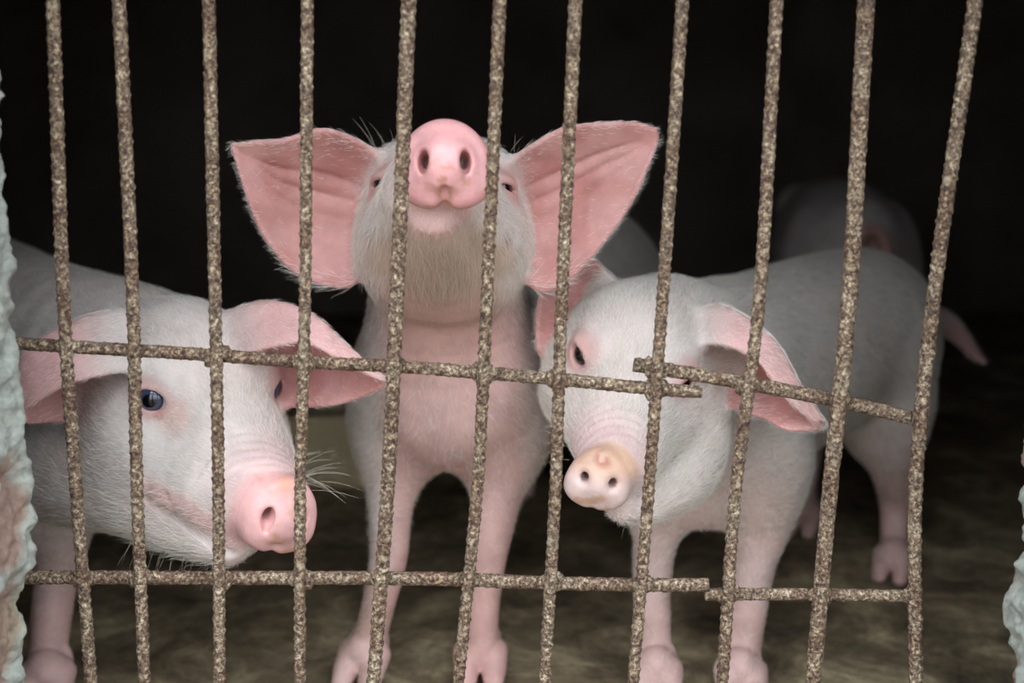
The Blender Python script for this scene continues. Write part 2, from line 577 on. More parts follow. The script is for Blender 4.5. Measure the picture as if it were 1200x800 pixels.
class Sheet:
    """a curved ear blade given by rows of points from root to tip"""
    def __init__(s, rows, t0, t1, ripple=None):
        rows = np.asarray(rows, float)
        a = np.array([catmull(rows[i], 6 if ripple is None else 18) for i in range(len(rows))])
        g = np.array([catmull(a[:, j], 6) for j in range(a.shape[1])]).transpose(1, 0, 2)
        nu, nv = g.shape[:2]
        if ripple is not None:
            du = np.gradient(g, axis=0); dv = np.gradient(g, axis=1)
            nn = np.cross(du, dv); nn /= np.linalg.norm(nn, axis=2)[..., None] + 1e-12
            U, V = np.meshgrid(np.linspace(0, 1, nu), np.linspace(0, 1, nv), indexing='ij')
            g = g + nn * ripple(U, V)[..., None]
        s.g = g; s.nu, s.nv = nu, nv
        V = g.reshape(-1, 3)
        idx = np.arange(len(V)).reshape(nu, nv)
        q = np.stack([idx[:-1, :-1], idx[1:, :-1], idx[1:, 1:], idx[:-1, 1:]], -1).reshape(-1, 4)
        s.bvh = BVHTree.FromPolygons([tuple(v) for v in V], [tuple(int(i) for i in f) for f in q])
        s.t0, s.t1 = t0, t1
        s.lo = V.min(0) - t0; s.hi = V.max(0) + t0
        s.q = (nv - 1)

    def near(s, Q):
        n = len(Q)
        D = np.full(n, 9.0); U = np.zeros(n); S = np.zeros(n); W = np.zeros(n)
        fn = s.bvh.find_nearest
        for i in range(n):
            co, no, fi, ds = fn(Q[i])
            if co is None: continue
            D[i] = ds; U[i] = (fi // s.q) / (s.nu - 1); W[i] = (fi % s.q) / (s.nv - 1)
            S[i] = (Q[i][0] - co[0]) * no[0] + (Q[i][1] - co[1]) * no[1] + (Q[i][2] - co[2]) * no[2]
        return D, U, W, S

    def d(s, Q, m=9.0):
        D, U, W, S = s.near(Q)
        edge = sstep(0.0, 0.25, np.minimum(W, 1 - W))
        return D - (s.t0 + (s.t1 - s.t0) * U) * (0.75 + 0.25 * edge)


class Model:
    def __init__(s): s.ops = []
    def add(s, prim, k=0.02): s.ops.append(('+', prim, k)); return prim
    def cut(s, prim, k=0.004): s.ops.append(('-', prim, k)); return prim
    def warp(s, fn, lo, hi): s.ops.append(('w', (fn, np.asarray(lo), np.asarray(hi)), 0))

    def ev(s, Q, band):
        d = np.full(len(Q), 1.0)
        X, Y, Z = np.ascontiguousarray(Q.T)
        for op, pr, k in s.ops:
            if op == 'w':
                fn, lo, hi = pr
                i = np.nonzero(((Q > lo) & (Q < hi)).all(1))[0]
                if len(i): d[i] += fn(Q[i])
                continue
            m = band + k
            lo, hi = pr.lo - m, pr.hi + m
            i = np.nonzero((X > lo[0]) & (X < hi[0]) & (Y > lo[1]) & (Y < hi[1]) & (Z > lo[2]) & (Z < hi[2]))[0]
            if not len(i): continue
            e = pr.d(Q[i], m)
            if op == '+': d[i] = smin(d[i], e, k)
            else: d[i] = -smin(-d[i], e, k)
        return d

    def trace(s, u, v, t0=0.7, t1=1.6):
        """first surface point on a sight line, or the closest approach"""
        r = nrm(ray(u, v)); ts = np.arange(t0, t1, 0.0012)
        Q = CAM + ts[:, None] * r
        d = s.ev(Q, 0.3)
        h = np.nonzero(d < 0)[0]
        i = h[0] if len(h) else int(np.argmin(d))
        return Q[i]

    def march(s, p, d):
        """surface point met when leaving p (inside) along d"""
        Q = p + np.arange(0, 0.12, 0.0008)[:, None] * nrm(d)
        e = s.ev(Q, 0.3)
        return Q[int(np.argmax(e > 0))]

    def mesh(s, h):
        adds = [o[1] for o in s.ops if o[0] == '+']
        lo = np.min([p.lo for p in adds], 0) - 4 * h; hi = np.max([p.hi for p in adds], 0) + 4 * h
        B = 6
        nb = np.ceil((hi - lo) / (h * B)).astype(int)
        n = nb * B + 1
        cx = [lo[i] + (np.arange(nb[i]) + 0.5) * h * B for i in range(3)]
        Cc = np.stack(np.meshgrid(*cx, indexing='ij'), -1).reshape(-1, 3)
        band = h * B * 1.25
        dc = s.ev(Cc, band)
        keep = np.nonzero(np.abs(dc) < band)[0]
        V = np.empty(n, np.float32)
        up = np.repeat(np.repeat(np.repeat(dc.reshape(nb), B, 0), B, 1), B, 2)
        V[:-1, :-1, :-1] = up; V[-1] = 1; V[:, -1] = 1; V[:, :, -1] = 1
        V = np.where(V < 0, np.float32(-1), np.float32(1))
        bi = np.stack(np.unravel_index(keep, nb), 1) * B
        off = np.stack(np.meshgrid(*[np.arange(B + 1)] * 3, indexing='ij'), -1).reshape(-1, 3)
        ids = (bi[:, None] + off[None]).reshape(-1, 3)
        flat = np.unique(np.ravel_multi_index(ids.T, n))
        out = np.empty(len(flat), np.float32)
        for c0 in range(0, len(flat), 400000):
            f = flat[c0:c0 + 400000]
            ijk = np.stack(np.unravel_index(f, n), 1)
            out[c0:c0 + 400000] = s.ev(lo + ijk * h, band)
        Vf = V.ravel(); Vf[flat] = out; V = Vf.reshape(n)
        ins = V < 0
        cnt = np.zeros(n - 1, np.int8)
        for dx in (0, 1):
            for dy in (0, 1):
                for dz in (0, 1):
                    cnt += ins[dx:n[0] - 1 + dx, dy:n[1] - 1 + dy, dz:n[2] - 1 + dz]
        act = np.stack(np.nonzero((cnt > 0) & (cnt < 8)), 1)
        cid = np.full(n - 1, -1, np.int32); cid[tuple(act.T)] = np.arange(len(act))
        acc = np.zeros((len(act), 3)); num = np.zeros(len(act))
        cor = [(x, y, z) for x in (0, 1) for y in (0, 1) for z in (0, 1)]
        vals = {c: V[act[:, 0] + c[0], act[:, 1] + c[1], act[:, 2] + c[2]] for c in cor}
        for a in cor:
            for ax in range(3):
                if a[ax]: continue
                b = list(a); b[ax] = 1; b = tuple(b)
                va, vb = vals[a], vals[b]
                m = (va < 0) != (vb < 0)
                t = np.where(m, va / np.where(m, va - vb, 1), 0)
                pt = np.tile(np.array(a, float), (len(act), 1)); pt[:, ax] = t
                acc[m] += pt[m]; num[m] += 1
        X = lo + (act + acc / num[:, None]) * h
        faces = []
        for ax in range(3):
            sl0 = [slice(None)] * 3; sl1 = [slice(None)] * 3
            sl0[ax] = slice(0, n[ax] - 1); sl1[ax] = slice(1, n[ax])
            a = ins[tuple(sl0)]; b = ins[tuple(sl1)]
            e = np.stack(np.nonzero(a != b), 1)
            o1, o2 = [(1, 2), (2, 0), (0, 1)][ax]
            ok = (e[:, o1] > 0) & (e[:, o2] > 0) & (e[:, o1] < n[o1] - 1) & (e[:, o2] < n[o2] - 1)
            e = e[ok]
            c = []
            for s1, s2 in ((-1, -1), (0, -1), (0, 0), (-1, 0)):
                q = e.copy(); q[:, o1] += s1; q[:, o2] += s2
                c.append(cid[tuple(q.T)])
            q = np.stack(c, 1)
            fl = ~a[tuple(e.T)]
            q[fl] = q[fl][:, ::-1]
            faces.append(q[(q >= 0).all(1)])
        Q = np.vstack(faces)
        # pull the vertices onto the exact surface
        eps = h * 0.5
        for it in range(2):
            d = s.ev(X, band)
            G = np.stack([s.ev(X + eps * np.eye(3)[i], band) for i in range(3)], 1) - d[:, None]
            G /= eps
            gl = np.linalg.norm(G, axis=1)[:, None] + 1e-6
            X = X - G / gl * np.clip(d[:, None] / np.maximum(gl, 0.4), -0.6 * h, 0.6 * h)
        return X, Q


# ------------------------------------------------------------------ pig building
class Frame:
    """head frame: origin between the eyes, L to the picture's right, U up, A towards the snout"""
    def __init__(s, el, er, sn, drop=0.232):
        el, er, sn = map(np.asarray, (el, er, sn))
        s.o = (el + er) / 2
        s.L = nrm(er - el)
        sd = sn - s.o
        sd = sd - s.L * (sd @ s.L) * 1.0
        s.k = np.linalg.norm(sn - s.o) / 0.154
        e = nrm(sd)
        up = np.cross(e, s.L)
        a = math.atan(drop)
        s.A = nrm(e * math.cos(a) + up * math.sin(a))
        s.U = nrm(np.cross(s.A, s.L))

    def w(s, l, u, a): return s.o + s.k * (l * s.L + u * s.U + a * s.A)
    def loc(s, Q):
        q = (Q - s.o) / s.k
        return q @ s.L, q @ s.U, q @ s.A


def pig_head(M, fr, disc_c, disc_n, disc_rx, disc_ry, roll_up, nostril=0.42, jowl=1.0, lobe=1.0, slot=1.0, squash=.12, mouth=True):
    k = fr.k; W = fr.w; L = fr.L
    ax = (fr.L, fr.U, fr.A)
    M.add(Ell(W(0, 0.002, -0.045), np.array([0.060, 0.058, 0.072]) * k, ax), 0.02)
    M.add(Ell(W(0, -0.030, -0.050), np.array([0.062, 0.062, 0.062]) * k, ax), 0.03)
    base = disc_c - disc_n * 0.012
    M.add(Tube([(W(0, -0.010, -0.010), .054 * k, .050 * k), (W(0, -0.019, 0.040), .047 * k, .042 * k),
                (W(0, -0.027, 0.080), .0385 * k, .035 * k), (W(0, -0.032, 0.112), .0325 * k, .030 * k),
                (base, disc_rx * 0.82, disc_ry * 0.82)], L), 0.03)
    for s in (-1, 1):
        M.add(Ell(W(s * 0.040, -0.052, -0.026), np.array([.034 * jowl, .046, .054]) * k, ax), 0.03)
        M.add(Ell(W(s * 0.037, 0.024, -0.004), np.array([.020, .014, .024]) * k, ax), 0.02)
        M.add(Tube([(W(s * 0.042 * jowl, -0.048, -0.010), .030 * k, .036 * k), (W(s * 0.035 * jowl, -0.046, 0.040), .022 * k, .026 * k),
                    (W(s * 0.022, -0.042, 0.095), .015 * k, .018 * k)], L), 0.022)   # cheek and upper lip
    M.add(Tube([(W(0, -0.082, -0.040), .046 * k, .030 * k), (W(0, -0.080, 0.020), .036 * k, .022 * k),
                (W(0, -0.074, 0.068), .026 * k, .0150 * k), (W(0, -0.068, 0.104), .0165 * k, .0100 * k)], L), 0.012)
    # mouth line
    for s in (-1, 1) if mouth else ():
        M.cut(Tube([(W(s * 0.054 * jowl, -0.052, 0.024), .003 * k, .0012 * k), (W(s * 0.048 * jowl, -0.064, 0.048), .006 * k, .0026 * k),
                    (W(s * 0.036, -0.066, 0.078), .007 * k, .003 * k), (W(s * 0.020, -0.060, 0.110), .006 * k, .003 * k)], L), 0.006)
    # snout plate
    n = nrm(disc_n); side = nrm(np.cross(roll_up, n)); up = np.cross(n, side)
    if side @ L < 0: side = -side
    dax = (side, up, n)
    M.add(Disc(disc_c - n * 0.008, disc_rx, disc_ry, 0.0085, 0.0065, dax, squash), 0.005)
    M.add(Ell(disc_c - n * 0.0075 + up * disc_ry * .1, (disc_rx * .42, disc_ry * .55, 0.0085), dax), 0.012)
    for s in (-1, 1):
        M.add(Ell(disc_c + side * s * disc_rx * .46 - up * disc_ry * (.34 + .12 * lobe) - n * (.0085 - .0040 * lobe), (disc_rx * .46, disc_ry * (.36 + .08 * lobe), 0.0085), dax), 0.009)
        c = disc_c + side * s * disc_rx * nostril + up * disc_ry * 0.06
        M.cut(Tube([(c + n * .006, .0034, .0056 * slot), (c - n * .006 - side * s * .001, .0031, .0048 * slot),
                    (c - n * .018 - side * s * .003, .0032, .0042)], side, 2), 0.005)
        if slot > 1.1: M.cut(Ell(c + n * .003 - up * .004 - side * s * .002, (.0042, .0085, .0034), dax), 0.006)
    M.cut(Tube([(disc_c - up * disc_ry * 1.10 - n * .004, .0005 + .0060 * lobe, .001 + .010 * lobe), (disc_c - up * disc_ry * 1.0 + n * .003, .0008 + .0036 * lobe, .001 + .0060 * lobe), (disc_c - up * disc_ry * (.95 - .55 * lobe) + n * .0045, .001, .001)], side, 1), 0.006)
    # skin folds across the bridge behind the plate
    c0 = disc_c - n * 0.016

    def folds(Q):
        z = (Q - c0) @ n
        u = (Q - c0) @ up
        msk = sstep(-0.040, -0.026, z) * sstep(0.004, -0.006, z) * sstep(0.0, disc_ry * .7, u)
        return msk * 0.00042 * np.sin(z * 2 * math.pi / 0.0068 + 0.6 + 1.6 * vnoise(Q, 45, 3))
    M.warp(folds, c0 - 0.07, c0 + 0.07)
    return dax


def eye_hole(M, fr, pt, face, tilt=0.0, open_=1.0, wide=1.0):
    """lids, almond opening; returns eyeball centre"""
    n = nrm(face)
    side = nrm(np.cross(fr.U, n)); up = np.cross(n, side)
    side, up = side * math.cos(tilt) + up * math.sin(tilt), up * math.cos(tilt) - side * math.sin(tilt)
    M.add(Ell(pt - n * 0.006, (0.0165, 0.0125, 0.0095), (side, up, n)), 0.008)
    M.add(Ell(pt - n * 0.003 + up * 0.006, (0.013, 0.004, 0.007), (side, up, n)), 0.005)
    M.cut(Ell(pt + n * 0.002, (0.0105 * wide, 0.0056 * open_, 0.0125), (side, up, n)), 0.0025)
    return pt - n * 0.0085, n


def eyeball(parent, c, gaze, r, blue):
    g = nrm(gaze); e1 = nrm(np.cross(g, (0.1, 0.2, 1))); e2 = np.cross(g, e1)
    n = 28
    th = np.linspace(0, math.pi, n); ph = np.linspace(0, 2 * math.pi, 32, endpoint=False)
    T, A = np.meshgrid(th, ph, indexing='ij')
    bulge = r * (1 + 0.05 * np.exp(-(T / 0.55) ** 2))
    V = c + (bulge * np.cos(T))[..., None] * g + (bulge * np.sin(T) * np.cos(A))[..., None] * e1 + (bulge * np.sin(T) * np.sin(A))[..., None] * e2
    V = V.reshape(-1, 3)
    idx = np.arange(len(V)).reshape(n, 32)
    q = np.stack([idx[:-1], idx[1:], np.roll(idx[1:], -1, 1), np.roll(idx[:-1], -1, 1)], -1).reshape(-1, 4)
    me = mesh_np('eye', V, q)
    t = T.ravel()[:, None]
    C = np.where(t < 0.36, srgb(8, 8, 10), np.where(t < 0.80, srgb(*blue), srgb(214, 218, 226)))
    C = np.where((t > 0.74) & (t < 0.86), srgb(40, 36, 40), C)
    col_attr(me, 'albedo', C)
    return link('eye', me, M_EYE, parent)


def foot(M, x, y, z, d, r=0.018):
    """two toes and two dewclaws; d = horizontal forward direction"""
    d = nrm([d[0], d[1], 0]); s = np.array([d[1], -d[0], 0])
    c = np.array([x, y, z])
    for q in (-1, 1):
        b = c + s * q * r * 0.72
        M.add(Tube([(b + np.array([0, 0, r * 1.5]) - d * r * .4, r * .75, r * .75), (b + np.array([0, 0, r * .85]) + d * r * .5, r * .66, r * .72),
                    (b + np.array([0, 0, r * .42]) + d * r * 1.25, r * .50, r * .42)], s, 2), 0.005)
        e = c - d * r * 1.25 + s * q * r * .75
        M.add(Ell(e + np.array([0, 0, r * 1.9]), (r * .36, r * .36, r * .62)), 0.006)


def leg(M, nodes, fx, fy, fd, r=0.018, k=0.03):
    """nodes [(point, radius)...] ending above the foot"""
    top = np.array([fx, fy, r * 1.6]) - nrm([fd[0], fd[1], 0]) * r * .35
    nn = [(p, rr, rr * 1.08) for p, rr in nodes] + [(top, r * 1.02, r * 1.05)]
    M.add(Tube(nn, (1, 0, 0)), k)
    foot(M, fx, fy, -0.003, fd, r)


def normals_of(V, Q):
    n = np.cross(V[Q[:, 2]] - V[Q[:, 0]], V[Q[:, 3]] - V[Q[:, 1]])
    vn = np.zeros_like(V)
    for i in range(4): np.add.at(vn, Q[:, i], n)
    return vn / (np.linalg.norm(vn, axis=1)[:, None] + 1e-12), np.linalg.norm(n, axis=1) * 0.5


def bristles(parent, V, Q, vn, area, dens, length, flow, colr, count, lift=0.2, rad=0.00009, jit=0.26):
    wgt = area * dens[Q].mean(1)
    wgt = wgt / wgt.sum()
    f = RNG.choice(len(Q), count, p=wgt)
    a, b = RNG.random((2, count))
    q = V[Q[f]]
    root = (q[:, 0] * ((1 - a) * (1 - b))[:, None] + q[:, 1] * (a * (1 - b))[:, None] + q[:, 2] * (a * b)[:, None] + q[:, 3] * ((1 - a) * b)[:, None])
    nv = vn[Q[f]].mean(1); nv /= np.linalg.norm(nv, axis=1)[:, None] + 1e-9
    fl = flow[Q[f]].mean(1) + RNG.normal(0, jit, (count, 3))
    fl = fl - nv * np.einsum('ij,ij->i', fl, nv)[:, None]
    fl /= np.linalg.norm(fl, axis=1)[:, None] + 1e-9
    li = lift * (0.6 + 0.8 * RNG.random(count))[:, None]
    dr = fl + nv * li; dr /= np.linalg.norm(dr, axis=1)[:, None]
    ln = (length[Q[f]].mean(1) * (0.55 + 0.7 * RNG.random(count)))[:, None]
    p1 = root + dr * ln * .35; p2 = root + dr * ln * .7 - nv * ln * .03; p3 = root + dr * ln - nv * ln * .10 - np.array([0, 0, 1]) * ln * .03
    pts = np.stack([root - nv * 0.0004, p1, p2, p3], 1).astype(np.float32)
    hc = bpy.data.hair_curves.new('bristles')
    hc.add_curves([4] * count)
    hc.points.foreach_set('position', pts.ravel())
    rr = np.tile(np.array([1, .9, .65, .2], np.float32) * rad, count)
    hc.points.foreach_set('radius', rr)
    at = hc.attributes.new('hair_colour', 'FLOAT_COLOR', 'CURVE')
    c = colr[Q[f]].mean(1) * (0.85 + 0.25 * RNG.random(count))[:, None]
    c4 = np.ones((count, 4), np.float32); c4[:, :3] = np.clip(c, 0, 0.95)
    at.data.foreach_set('color', c4.ravel())
    o = link('bristles', hc, M_HAIR, parent)
    tag(o, kind='stuff')
    return o


PINK = srgb(208, 180, 174)
WHITE = srgb(212, 204, 200)
HAIRW = srgb(240, 234, 224)


POST = []                    # marks a pig carries on top of its snout colour


def lerp(a, b, t):
    return a + (b - a) * np.asarray(t)[:, None]


def near_point(V, p, r0, r1):
    return sstep(r1, r0, np.linalg.norm(V - p, axis=1))


def finish_pig(name, label, group, M, h, base, fr=None, eyes=(), ears=(), disc=None, look=None, hairs=0, back=(0, 1, -0.3), dirt=0.0, eye_r=0.0115, blue=(52, 62, 84)):
    root = bpy.data.objects.new(name, None)
    COL.objects.link(root)
    root.location = (base[0], base[1], 0)
    tag(root, label, 'pig', group)
    V, Q = M.mesh(h)
    vn, area = normals_of(V, Q)
    n = len(V)
    C = np.tile(WHITE, (n, 1))
    wet = np.zeros(n)
    dens = np.ones(n); length = np.full(n, 0.014)
    hcol = np.tile(HAIRW, (n, 1))
    flow = np.tile(nrm(back), (n, 1))
    big = vnoise(V, 14, 21)
    C = lerp(C, PINK, 0.25 + 0.25 * big)
    low = sstep(0.22, 0.06, V[:, 2])                        # bare pink lower legs, soiled feet
    C = lerp(C, srgb(206, 166, 160), low * 0.8)
    C = lerp(C, srgb(150, 122, 98), sstep(0.1, 0.6, vnoise(V, 30, 22)) * low * 0.45)
    dens *= 1 - 0.88 * low
    length *= 1 - 0.5 * low
    if look is not None:
        C, wet, dens, length, hcol, flow = look(V, vn, C, wet, dens, length, hcol, flow)
    # ears
    for sh, inner_sign, tipdir, innercol in ears:
        i = np.nonzero(((V > sh.lo - .01) & (V < sh.hi + .01)).all(1))[0]
        D, U, Wd, S = sh.near(V[i])
        on = sstep(0.0075, 0.0048, D)
        rootw = sstep(0.02, 0.20, U)
        blot = vnoise(V[i] * np.array([.6, 1, 1.6]), 26, 33)
        inn = on * rootw * (np.sign(S) == inner_sign)
        C[i] = lerp(C[i], innercol, inn * (0.92 - 0.0 * U))
        out = on * sstep(0.0, .42, U) * (np.sign(S) != inner_sign)
        C[i] = lerp(C[i], srgb(220, 170, 168), out * .9)
        dens[i] *= 1 - .5 * out
        veins = sstep(0.0, 0.4, vnoise(V[i] * np.array([1, 1, 1.0]), 48, 31)) * inn
        C[i] = lerp(C[i], srgb(184, 112, 104), veins * .35)
        C[i] = lerp(C[i], srgb(186, 124, 114), inn * sstep(.05, .6, blot) * .4)
        edge = np.maximum(sstep(0.10, 0.02, np.minimum(Wd, 1 - Wd)), sstep(0.90, 0.99, U)) * on * rootw
        dens[i] = dens[i] * (1 - inn * .96) + edge * 0.5
        length[i] = length[i] * (1 - .45 * on) - .001 * edge + .010 * on * sstep(.86, .97, Wd) * sstep(.6, .3, U)
        flow[i] = lerp(flow[i], nrm(tipdir), on)
    # snout plate
    if disc is not None:
        dc, (sd, up, nn), rx, ry, colr = disc
        q = V - dc
        z = q @ nn; rad = np.hypot((q @ sd) / rx, (q @ up) / ry)
        pl = sstep(-0.017, -0.011, z) * sstep(1.5, 1.2, rad)
        near = sstep(-0.085, -0.020, z) * sstep(2.3, 1.3, rad)
        upside = sstep(-0.6, 0.5, (q @ up) / ry)
        C = lerp(C, srgb(222, 180, 178), near * (.25 + .35 * upside))
        C = lerp(C, colr, pl)
        grime = sstep(0.25, 0.65, vnoise(V, 150, 41) * .6 + vnoise(V, 60, 42) * .7) * pl * (1 - upside * .3)
        C = lerp(C, srgb(190, 140, 96), grime * .55)
        wet = np.maximum(wet, pl)
        dens *= (1 - pl) * (1 - .75 * near * upside)
        length *= 1 - .65 * near
    for c, g in eyes:
        r = np.linalg.norm(V - c, axis=1)
        ring = sstep(0.026, 0.012, r)
        C = lerp(C, srgb(206, 150, 144), ring * .8)
        dens *= 1 - sstep(0.026, 0.019, r)
        length *= 1 - .7 * sstep(0.045, 0.022, r)
    while POST: C = POST.pop()(C)
    C = np.clip(C, 0, 1)
    me = mesh_np('body', V, Q)
    col_attr(me, 'albedo', C)
    a = me.attributes.new('wet', 'FLOAT', 'POINT'); a.data.foreach_set('value', wet.astype(np.float32))
    inv = np.array([base[0], base[1], 0])
    kids = [link('body', me, M_SKIN, root)]
    for c, g in eyes: kids.append(eyeball(root, c, g, eye_r, blue))
    if hairs:
        kids.append(bristles(root, V, Q, vn, area, np.maximum(dens, 0), length, flow, hcol, hairs))
    for o in kids: o.location = -inv
    return root


def whiskers(root, base, strands):
    """long single hairs: (root pixel u, v, tip pixel u, v, y at the root, y at the tip)"""
    pts = []
    for u0, v0, u1, v1, ya, yb in strands:
        a, b = P(u0, v0, ya), P(u1, v1, yb)
        sag = np.array([0, 0, -1.0]) * np.linalg.norm(b - a) * .12
        pts += [a, a + (b - a) * .35 - sag * .7, a + (b - a) * .7 - sag * .6, b]
    n = len(strands)
    hc = bpy.data.hair_curves.new('whiskers')
    hc.add_curves([4] * n)
    hc.points.foreach_set('position', (np.array(pts, np.float32) - np.array([base[0], base[1], 0], np.float32)).ravel())
    hc.points.foreach_set('radius', np.tile(np.array([1, .9, .7, .3], np.float32) * .00011, n))
    at = hc.attributes.new('hair_colour', 'FLOAT_COLOR', 'CURVE')
    at.data.foreach_set('color', np.tile(np.array([.62, .56, .46, 1], np.float32), n))
    tag(link('whiskers', hc, M_HAIR, root), kind='stuff')


def fan(n, r0, r1, t0, t1, y0, y1):
    """n hairs rooted along r0-r1 with tips along t0-t1"""
    out = []
    for i in range(n):
        q = (i + random.uniform(.1, .9)) / n
        m = lambda a, b: (a[0] + (b[0] - a[0]) * q + random.uniform(-9, 9), a[1] + (b[1] - a[1]) * q + random.uniform(-9, 9))
        a, b = m(r0, r1), m(t0, t1)
        out.append((*a, *b, y0, y1))
    return out


def rows_px(rows):
    return [[P(*p) for p in r] for r in rows]


EARPINK = srgb(208, 154, 150)

# ---- pig with lifted snout in the middle ------------------------------------
M = Model()
sn = P(521, 192, 0.022)
fr = Frame(P(446, 219, 0.165), P(591, 221, 0.165), sn)
W = fr.w
# trunk, neck
M.add(Tube([((-.052, .31, .300), .082, .085), ((-.040, .42, .295), .104, .118), ((.010, .62, .288), .120, .128),
            ((.090, .82, .305), .120, .125), ((.122, .93, .300), .088, .095)], (1, -.25, 0)), 0.03)
M.add(Tube([(W(0, -.03, -.055), .062, .060), (P(525, 365, .250), .074, .066), (P(529, 435, .285), .090, .080), ((-.052, .34, .295), .090, .090)], (1, 0, 0)), 0.03)
M.add(Ell(P(530, 462, .275), (.066, .055, .056)), 0.04)
for uu in (464, 590):
    M.add(Ell(P(uu, 475, .31), (.040, .055, .080)), 0.03)
leg(M, [(P(462, 500, .30), .038), (P(460, 560, .285), .0255), (P(457, 610, .275), .0205), (P(455, 655, .27), .0185), (P(444, 705, .268), .0165), (P(433, 748, .268), .0165)],
    XU(424, .258, .01), .258, (-.25, -1), .0185)
leg(M, [(P(593, 500, .30), .042), (P(585, 560, .285), .0275), (P(577, 615, .275), .0215), (P(570, 655, .27), .0195), (P(566, 708, .268), .0165), (P(564, 750, .268), .0165)],
    XU(563, .262, .01), .262, (.0, -1), .0185)
for s in (-1, 1):
    hx = .085 + s * .075
    M.add(Ell((hx, .84, .25), (.06, .09, .10)), 0.04)
    leg(M, [((hx, .84, .20), .055), ((hx, .87, .14), .032), ((hx, .885, .10), .022), ((hx, .87, .05), .017)], hx, .86, (.1, -1), .018)
M.add(Tube([((.135, .98, .34), .014, .014), ((.145, 1.04, .32), .009, .009), ((.16, 1.07, .26), .006, .006)], (1, 0, 0)), 0.02)
n = nrm((0.03, -1, 0.10))
dax = pig_head(M, fr, sn, n, .0335, .0325, UPV, .43, 0.9, 1.0, 1.12, .07, False)
# ears
def rip(U, V):
    q = V + .05 * U
    r = sum(np.exp(-((q - c) / .035) ** 2) * h for c, h in ((.33, .8), (.47, 1.0), (.61, .7)))
    return -0.0045 * EARSIDE * r * sstep(0.08, 0.3, U) * sstep(.9, .6, U)


EARSIDE = 1.0
earL = Sheet(rows_px([
    [(458, 198, .165), (446, 222, .185), (440, 255, .185), (428, 292, .170)],
    [(426, 170, .155), (415, 215, .188), (410, 270, .188), (408, 334, .165)],
    [(380, 153, .145), (370, 205, .180), (362, 262, .180), (350, 320, .160)],
    [(335, 164, .140), (328, 200, .165), (322, 240, .165), (312, 278, .152)],
    [(298, 167, .142), (296, 185, .152), (294, 205, .152), (289, 226, .147)],
    [(273, 170, .140), (273, 172, .142), (273, 174, .142), (275, 178, .140)]]), .0036, .0022, rip)
EARSIDE = -1.0
earR = Sheet(rows_px([
    [(583, 200, .165), (592, 225, .185), (598, 255, .185), (608, 292, .170)],
    [(622, 173, .155), (625, 215, .188), (627, 270, .188), (628, 337, .165)],
    [(660, 152, .150), (664, 200, .180), (668, 255, .180), (664, 327, .162)],
    [(702, 146, .148), (705, 182, .168), (708, 225, .168), (706, 283, .156)],
    [(742, 145, .150), (743, 170, .160), (744, 198, .160), (742, 231, .154)],
    [(769, 152, .152), (769, 160, .154), (768, 168, .154), (764, 180, .152)]]), .0036, .0022, rip)
M.add(earL, .014); M.add(earR, .014)
eyes = []
for (u, v), s in (((444, 216), -1), ((594, 221), 1)):
    p = M.trace(u, v)
    eyes.append(eye_hole(M, fr, p, s * fr.L * .75 + fr.A * .55 - fr.U * .1, 0, .45))
chin = W(0, -.08, .075)


def look_mid(V, vn, C, wet, dens, length, hcol, flow):
    l, u, a = fr.loc(V)
    head = sstep(-.16, -.08, a)
    flow = lerp(flow, -fr.A - .4 * UPV, head)
    throat = sstep(-.055, -.10, u) * sstep(.06, .0, a) * sstep(.065, .035, np.abs(l)) * sstep(.28, .36, V[:, 2]) * sstep(0.30, .22, V[:, 1])
    C = lerp(C, srgb(208, 168, 156), throat * .8)
    chest = sstep(.30, .26, V[:, 1]) * sstep(.42, .36, V[:, 2]) * sstep(.085, .05, np.abs(V[:, 0] + .052))
    C = lerp(C, srgb(210, 166, 160), chest * .8)
    dens *= 1 - np.maximum(.5 * throat, .8 * chest)
    for q in (-1, 1):
        C = lerp(C, srgb(112, 78, 62), near_point(V, W(q * .050, -.056, .028), .005, .017) * .8)
    dots = sstep(.12, .42, vnoise(V, 230, 51)) * near_point(V, sn - dax[1] * .009, .006, .024)
    t3490 = dots * .7
    POST.append(lambda c: lerp(c, srgb(150, 104, 66), t3490))
    C = lerp(C, srgb(126, 108, 138), near_point(V, P(650, 251, .175), .003, .009) * .7)
    beard = sstep(.0, .03, a) * sstep(.12, .10, a) * sstep(-.055, -.07, u)
    C = lerp(C, srgb(192, 164, 146), beard * .8)
    hcol = lerp(hcol, srgb(196, 172, 146), np.maximum(beard, throat) * .75)
    length = length + beard * .010
    lip = .5 * sstep(.096, .108, a) * sstep(-.030, -.045, u) * (np.abs(l) < .03)
    C = lerp(C, srgb(206, 146, 142), lip)
    dens *= 1 - .8 * lip
    return C, wet, dens, length, hcol, flow


PIG_A = finish_pig('pig', 'pale pink pig lifting its round wet snout up between two bars, ears spread wide', 'pigs in the pen', M, .0024, (-.05, .3), fr, eyes,
           [(earL, 1, (-1, 0, .1), EARPINK), (earR, -1, (1, 0, .1), EARPINK)], (sn, dax, .0335, .0325, srgb(214, 158, 158)), look_mid, 120000, blue=(46, 34, 30))


